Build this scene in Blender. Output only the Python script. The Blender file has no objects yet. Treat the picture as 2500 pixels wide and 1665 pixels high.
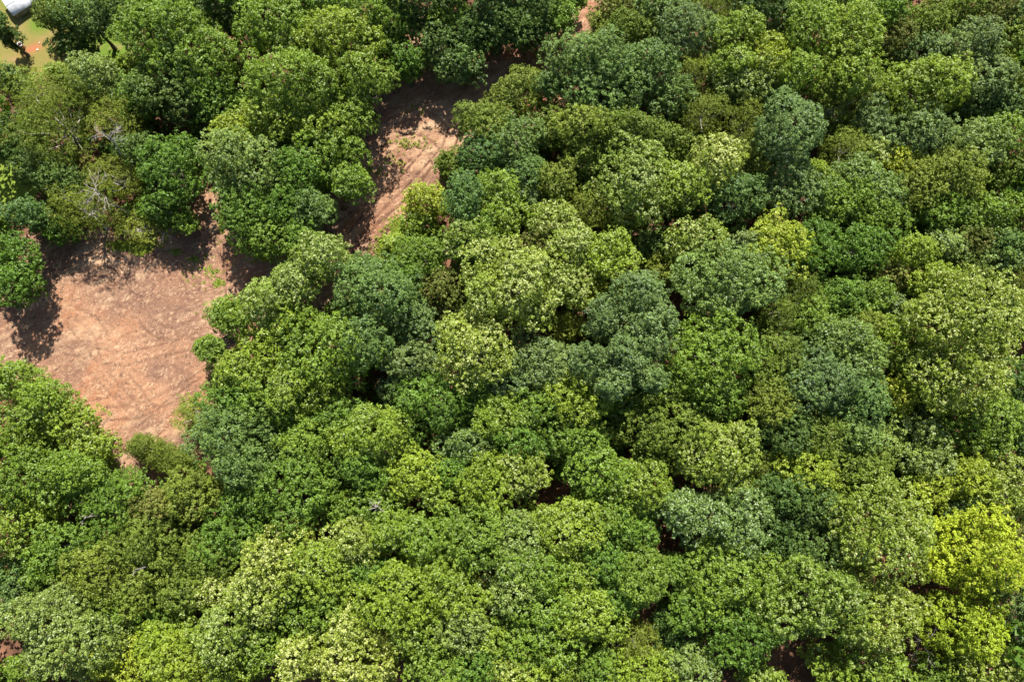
import bpy, math, random
import numpy as np
R = math.radians
sc = bpy.context.scene
C = sc.collection
rng = np.random.default_rng(11)
random.seed(5)

# ---------------------------------------------------------------- camera, light
H = 95.0; TILT = R(10.0); F = 1944.0
cam = bpy.data.cameras.new('camera'); co = bpy.data.objects.new('camera', cam); C.objects.link(co)
co.location = (0, 0, H); co.rotation_euler = (TILT, 0, 0)
cam.lens = 28.0; cam.sensor_width = 36.0; cam.clip_end = 3000; cam.clip_start = 0.5
sc.camera = co
ELEV, AZ = 53.0, 6.0
w = bpy.data.worlds.new('World'); sc.world = w; w.use_nodes = True
nt = w.node_tree; bg = nt.nodes['Background']
sky = nt.nodes.new('ShaderNodeTexSky'); sky.sky_type = 'NISHITA'; sky.sun_disc = False
sky.sun_elevation = R(ELEV); sky.sun_rotation = R(AZ)
nt.links.new(sky.outputs[0], bg.inputs[0]); bg.inputs[1].default_value = 0.08
sl = bpy.data.lights.new('sun', 'SUN'); sl.energy = 5.0; sl.angle = R(0.5); sl.color = (1.0, 0.955, 0.88)
so = bpy.data.objects.new('sun', sl); C.objects.link(so)
so.rotation_euler = (R(90 - ELEV), 0, R(180 - AZ))
sc.view_settings.view_transform = 'Standard'; sc.view_settings.look = 'None'
sc.view_settings.exposure = 1.2; sc.view_settings.gamma = 1.0
sc.cycles.max_bounces = 6; sc.cycles.transparent_max_bounces = 4
sc.cycles.diffuse_bounces = 3; sc.cycles.transmission_bounces = 3; sc.cycles.glossy_bounces = 2

CT, ST = math.cos(TILT), math.sin(TILT)
def at(px, py, z=0.0):
    "point of the photograph (2500 px wide) -> world point at height z"
    a, b = (px - 1250) / F, (832.5 - py) / F
    dx, dy, dz = a, ST + b * CT, -CT + b * ST
    t = (z - H) / dz
    return np.array([dx * t, dy * t, z])
def mpp(p):
    "metres per photo pixel at a world point"
    d = p[1] * ST + (H - p[2]) * CT
    return d / F

# ---------------------------------------------------------------- helpers
def tag(o, label=None, cat=None, group=None, kind=None):
    if label: o['label'] = label
    if cat: o['category'] = cat
    if group: o['group'] = group
    if kind: o['kind'] = kind
    return o
def link(name, me, mat=None, parent=None):
    if mat: me.materials.append(mat)
    o = bpy.data.objects.new(name, me); C.objects.link(o)
    if parent: o.parent = parent
    return o
def mesh_np(name, V, Fc, n, tint=None, smooth=False):
    "V (N,3), Fc (M,n) constant polygon size"
    me = bpy.data.meshes.new(name)
    V = np.ascontiguousarray(V, dtype=np.float32); Fc = np.ascontiguousarray(Fc, dtype=np.int32)
    me.vertices.add(len(V)); me.vertices.foreach_set('co', V.ravel())
    me.loops.add(Fc.size); me.loops.foreach_set('vertex_index', Fc.ravel())
    me.polygons.add(len(Fc))
    me.polygons.foreach_set('loop_start', np.arange(0, Fc.size, n, dtype=np.int32))
    if tint is not None:
        a = me.attributes.new('tint', 'FLOAT', 'FACE'); a.data.foreach_set('value', tint.astype(np.float32))
    me.update(calc_edges=True)
    if smooth: me.polygons.foreach_set('use_smooth', np.ones(len(Fc), dtype=bool))
    return me
def unit(v): return v / (np.linalg.norm(v, axis=-1, keepdims=True) + 1e-9)
def noise2(x, y, s, seed):
    "smooth value noise, 0..1, cell size s"
    r = np.random.default_rng(seed); G = r.random((256, 256))
    u, v = x / s + 1000.3, y / s + 1000.7
    i, j = np.floor(u).astype(int), np.floor(v).astype(int)
    f, g = u - i, v - j
    f = f * f * (3 - 2 * f); g = g * g * (3 - 2 * g)
    a, b, c, d = G[i % 256, j % 256], G[(i + 1) % 256, j % 256], G[i % 256, (j + 1) % 256], G[(i + 1) % 256, (j + 1) % 256]
    return (a * (1 - f) + b * f) * (1 - g) + (c * (1 - f) + d * f) * g
def inside(x, y, poly):
    res = np.zeros(x.shape, bool); n = len(poly)
    for k in range(n):
        x0, y0 = poly[k]; x1, y1 = poly[(k + 1) % n]
        c = ((y0 > y) != (y1 > y)) & (x < (x1 - x0) * (y - y0) / (y1 - y0 + 1e-12) + x0)
        res ^= c
    return res
def nodes(name):
    m = bpy.data.materials.new(name); m.use_nodes = True
    return m, m.node_tree.nodes, m.node_tree.links, m.node_tree.nodes['Principled BSDF']
def ramp(n, pts):
    r = n.new('ShaderNodeValToRGB'); e = r.color_ramp.elements
    while len(e) < len(pts): e.new(0.5)
    for k, (p, c) in enumerate(pts): e[k].position = p; e[k].color = (*c, 1)
    return r

# ---------------------------------------------------------------- foliage materials
# code: (dark leaf tone, light leaf tone, tip colour, share of tips, gloss roughness)
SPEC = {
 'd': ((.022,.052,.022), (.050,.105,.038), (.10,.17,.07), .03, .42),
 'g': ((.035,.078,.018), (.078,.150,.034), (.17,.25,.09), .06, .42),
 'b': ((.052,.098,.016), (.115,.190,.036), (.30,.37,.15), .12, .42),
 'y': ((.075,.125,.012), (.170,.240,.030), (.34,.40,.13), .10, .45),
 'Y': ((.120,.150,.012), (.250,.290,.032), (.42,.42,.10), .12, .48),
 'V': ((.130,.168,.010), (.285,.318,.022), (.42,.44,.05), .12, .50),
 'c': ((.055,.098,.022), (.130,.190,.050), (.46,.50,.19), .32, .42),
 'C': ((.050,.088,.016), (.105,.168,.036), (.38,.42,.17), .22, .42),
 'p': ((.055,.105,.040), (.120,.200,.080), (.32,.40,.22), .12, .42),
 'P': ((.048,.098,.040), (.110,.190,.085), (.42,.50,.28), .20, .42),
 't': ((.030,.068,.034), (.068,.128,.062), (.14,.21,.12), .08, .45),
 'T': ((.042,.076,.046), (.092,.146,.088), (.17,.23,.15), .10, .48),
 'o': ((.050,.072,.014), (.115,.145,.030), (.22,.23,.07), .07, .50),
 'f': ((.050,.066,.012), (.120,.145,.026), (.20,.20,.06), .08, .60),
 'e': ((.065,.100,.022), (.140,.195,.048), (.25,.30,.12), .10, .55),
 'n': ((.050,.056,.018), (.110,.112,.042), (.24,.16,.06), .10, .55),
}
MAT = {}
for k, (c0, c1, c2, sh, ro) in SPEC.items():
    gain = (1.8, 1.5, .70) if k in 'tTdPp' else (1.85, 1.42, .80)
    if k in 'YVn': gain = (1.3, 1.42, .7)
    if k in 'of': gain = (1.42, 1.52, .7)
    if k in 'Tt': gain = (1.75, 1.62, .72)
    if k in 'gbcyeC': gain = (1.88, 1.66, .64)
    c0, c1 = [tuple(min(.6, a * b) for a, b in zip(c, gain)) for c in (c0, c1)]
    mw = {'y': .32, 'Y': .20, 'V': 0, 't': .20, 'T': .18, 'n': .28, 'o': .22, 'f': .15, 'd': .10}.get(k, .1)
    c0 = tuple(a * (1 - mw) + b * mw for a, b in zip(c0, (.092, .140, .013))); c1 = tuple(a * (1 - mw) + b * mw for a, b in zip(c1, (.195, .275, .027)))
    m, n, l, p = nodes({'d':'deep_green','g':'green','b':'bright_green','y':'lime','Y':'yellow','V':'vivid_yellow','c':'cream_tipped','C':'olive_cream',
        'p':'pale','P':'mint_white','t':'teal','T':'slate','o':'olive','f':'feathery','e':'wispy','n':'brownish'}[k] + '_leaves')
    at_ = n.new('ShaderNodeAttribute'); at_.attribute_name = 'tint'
    rp = ramp(n, [(0.0, tuple(v * .78 for v in c0)), (0.80, tuple(v * 1.12 for v in c1)), (0.93, tuple(.5*(a+b) for a, b in zip(c1, c2))), (1.0, c2)])  # random leaf tones; ends pushed apart to paint in highlights and dark lows
    l.new(at_.outputs['Fac'], rp.inputs[0])
    oi = n.new('ShaderNodeObjectInfo')
    hs = n.new('ShaderNodeHueSaturation'); hs.inputs['Saturation'].default_value = .98
    mr = n.new('ShaderNodeMapRange'); mr.inputs[3].default_value = 0.488; mr.inputs[4].default_value = 0.512
    mv = n.new('ShaderNodeMapRange'); mv.inputs[3].default_value = 1.12; mv.inputs[4].default_value = 0.88
    l.new(oi.outputs['Random'], mr.inputs[0]); l.new(oi.outputs['Random'], mv.inputs[0])
    l.new(mr.outputs[0], hs.inputs['Hue']); l.new(mv.outputs[0], hs.inputs['Value']); l.new(rp.outputs[0], hs.inputs['Color'])
    l.new(hs.outputs[0], p.inputs['Base Color'])
    p.inputs['Roughness'].default_value = ro + .06; p.inputs['Specular IOR Level'].default_value = 0.27
    tr = n.new('ShaderNodeBsdfTranslucent')
    hs2 = n.new('ShaderNodeHueSaturation'); hs2.inputs['Hue'].default_value = 0.485; hs2.inputs['Saturation'].default_value = 1.15; hs2.inputs['Value'].default_value = 1.1
    l.new(hs.outputs[0], hs2.inputs['Color']); l.new(hs2.outputs[0], tr.inputs[0])
    mx = n.new('ShaderNodeMixShader'); mx.inputs[0].default_value = 0.30
    l.new(p.outputs[0], mx.inputs[1]); l.new(tr.outputs[0], mx.inputs[2]); l.new(mx.outputs[0], n['Material Output'].inputs[0])
    MAT[k] = m
def bark(name, c0, c1):
    m, n, l, p = nodes(name)
    t = n.new('ShaderNodeTexNoise'); t.inputs['Scale'].default_value = 3; t.inputs['Detail'].default_value = 6
    tc = n.new('ShaderNodeTexCoord'); mp = n.new('ShaderNodeMapping'); mp.inputs['Scale'].default_value = (4, 4, 0.7)
    l.new(tc.outputs['Object'], mp.inputs[0]); l.new(mp.outputs[0], t.inputs[0])
    r = ramp(n, [(0.3, c0), (0.7, c1)]); l.new(t.outputs['Fac'], r.inputs[0]); l.new(r.outputs[0], p.inputs['Base Color'])
    p.inputs['Roughness'].default_value = .9
    return m
BARK = bark('grey_brown_bark', (.07, .055, .042), (.17, .14, .11))
PALEBARK = bark('pale_bark', (.28, .25, .21), (.52, .48, .42))

# ---------------------------------------------------------------- crown builder
def fib(n, r):
    i = np.arange(n) + .5
    z = 1 - 2 * i / n; a = i * 2.399963 + r.random() * 6.28
    s = np.sqrt(1 - z * z)
    return unit(np.stack([np.cos(a) * s, np.sin(a) * s, z], 1) + r.normal(0, .10, (n, 3)))
def leaves(Cn, Nn, L, Wd, tint):
    "kite-shaped folded leaf at each centre, facing its normal"
    n = len(Cn); r = rng
    d = r.normal(0, 1, (n, 3)); u = unit(d - (d * Nn).sum(1, keepdims=True) * Nn); v = np.cross(Nn, u)
    s = r.uniform(.7, 1.3, (n, 1)); L = L * s; Wd = Wd * s
    P0 = Cn - u * L * .5; P1 = Cn + v * Wd * .5 + Nn * Wd * .22 + u * L * .05; P2 = Cn + u * L * .5 - Nn * L * .12; P3 = Cn - v * Wd * .5 + Nn * Wd * .22 + u * L * .05
    V = np.stack([P0, P1, P2, P3], 1).reshape(-1, 3)
    return V, np.arange(4 * n).reshape(n, 4), tint
def crown_points(ells, sp, seed=0.0):
    "ells: list of (centre, (rx,ry,rz)); returns leaf centres, normals, tint, list of boughs (centre, r)"
    fe = sp in 'fe'
    B, Br = [], []
    for c, rad in ells:
        rad = np.array(rad); rm = rad.mean()
        r2 = min(max(.31 * rm, .45), 1.45) * (1.0 if not fe else .85)
        area = 4 * math.pi * ((rad[0]*rad[1])**1.6/3 + (rad[0]*rad[2])**1.6/3 + (rad[1]*rad[2])**1.6/3) ** (1/1.6)
        nn = max(8, int(area / (math.pi * r2 * r2) * 1.1))
        d = fib(nn, rng); d = d[d[:, 2] > -.45]; out = rng.random(len(d)) < .16
        ph = rng.uniform(0, 6.28, 6)
        lump = 1 + .16 * np.sin(d[:, 0] * 3.1 + ph[0] + 2 * d[:, 2]) + .14 * np.sin(d[:, 1] * 3.7 + ph[1] + d[:, 0] * 2) + .10 * np.sin(d[:, 2] * 5 + ph[2] + d[:, 1] * 4)
        k = np.clip(rng.uniform(.56, .86, len(d)) * lump, .4, .86)[:, None]; k[out] = rng.uniform(.9, 1.08, (out.sum(), 1))
        rr = r2 * rng.uniform(.45, 1.3, len(d)); rr[out] *= .6
        B.append(c + d * rad * k); Br.append(rr)
        B.append(np.array([c])); Br.append(np.array([rm * .55]))
    B = np.concatenate(B); Br = np.concatenate(Br)
    r3 = .31
    CL, CN, CR = [], [], []
    cen = np.mean([e[0] for e in ells], axis=0)
    for b, br in zip(B, Br):
        m = max(8, int(3.3 * (br / r3) ** 2 * (.85 if not fe else .6)))
        d = fib(m, rng)
        ax = unit(b - cen + np.array([0, 0, .6 * br])); f = br * rng.uniform(.68, 1.2, (m, 1))
        p = b + d * f * np.array([1, 1, .8]) + ax * (d @ ax)[:, None] * f * .38
        dist = np.linalg.norm(p[:, None, :] - B[None], axis=2)
        keep = ~((dist < Br[None] * .74).any(1)) & (d[:, 2] > -.55)
        CL.append(p[keep]); CN.append(d[keep])
    CL = np.concatenate(CL); CN = np.concatenate(CN); n3 = len(CL)
    K = {'f': 16, 'e': 15}.get(sp, 24)
    d = unit(rng.normal(0, 1, (n3, K, 3)) + CN[:, None] * .9 + np.array([0, 0, .35]))
    rr = r3 * rng.uniform(.5, 1.25, (n3, K, 1)) * rng.uniform(.6, 1.35, (n3, 1, 1))
    P = (CL[:, None] + d * rr * (np.array([1, 1, .8]) if not fe else np.array([1.3, 1.3, .5]))).reshape(-1, 3)
    N = unit(d * .75 + np.array([0, 0, .45]) + rng.normal(0, .5, (n3, K, 3))).reshape(-1, 3)
    sh = SPEC[sp][3]
    ct = rng.random((n3, 1))
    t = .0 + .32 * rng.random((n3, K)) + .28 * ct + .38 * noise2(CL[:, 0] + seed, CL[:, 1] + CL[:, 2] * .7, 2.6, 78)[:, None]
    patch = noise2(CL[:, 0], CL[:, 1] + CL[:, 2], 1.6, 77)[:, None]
    tip = rng.random((n3, K)) < sh * 1.8 * np.clip(d[:, :, 2], 0, 1) * np.clip(CN[:, 2:3] + .5, 0, 1.3) * (patch * 1.8)
    t = np.where(tip, .90 + .10 * rng.random((n3, K)), t)
    return P, N, t.ravel(), B, Br
def tube(pts, rads, sides=6):
    pts = np.array(pts, float); n = len(pts); V = []
    for i in range(n):
        a = pts[min(i + 1, n - 1)] - pts[max(i - 1, 0)]; a = a / (np.linalg.norm(a) + 1e-9)
        x = np.cross(a, (0.3, 1, .1)); x /= np.linalg.norm(x); y = np.cross(a, x)
        th = np.arange(sides) * 2 * math.pi / sides
        V.append(pts[i] + rads[i] * (np.cos(th)[:, None] * x + np.sin(th)[:, None] * y))
    V = np.concatenate(V); Fc = []
    for i in range(n - 1):
        for k in range(sides):
            Fc.append((i * sides + k, i * sides + (k + 1) % sides, (i + 1) * sides + (k + 1) % sides, (i + 1) * sides + k))
    return V, np.array(Fc)
def join(parts):
    Vs, Fs, o = [], [], 0
    for V, Fc in parts: Vs.append(V); Fs.append(Fc + o); o += len(V)
    return np.concatenate(Vs), np.concatenate(Fs)
def bough(a, b, r0, r1, sag=.0, n=5, wob=.15):
    t = np.linspace(0, 1, n)[:, None]
    p = a + (b - a) * t; L = np.linalg.norm(b - a)
    p[:, 2] += np.sin(t[:, 0] * math.pi) * sag * L
    p[1:-1] += rng.normal(0, wob * L / n * .5, (n - 2, 3))
    return tube(p, np.linspace(r0, r1, n), 5)
def skeleton(base, cen, B, h, nl, thick=1.0):
    parts = []
    r0 = (.10 + h * .013) * thick
    top = cen + np.array([0, 0, .3])
    ts = np.linspace(0, 1, 7)[:, None]
    pts = base + (top - base) * ts; pts[1:-1, :2] += rng.normal(0, .12, (5, 2))
    pts[0, 2] = -.15
    rad = r0 * (1 - .78 * ts[:, 0]); rad[0] *= 1.5
    parts.append(tube(pts, rad, 8))
    idx = rng.permutation(len(B))[:nl]
    for i in idx:
        q = B[i]; s = rng.uniform(.45, .85)
        a = base + (top - base) * s
        a[2] = min(a[2], q[2] - .2) if q[2] > 1 else a[2]
        f = np.clip(a[2] / max(top[2], 1), .1, 1)
        a[:2] = (base + (top - base) * f)[:2]
        parts.append(bough(a, q, r0 * .38, r0 * .09, sag=-.08))
    return join(parts)
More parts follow.
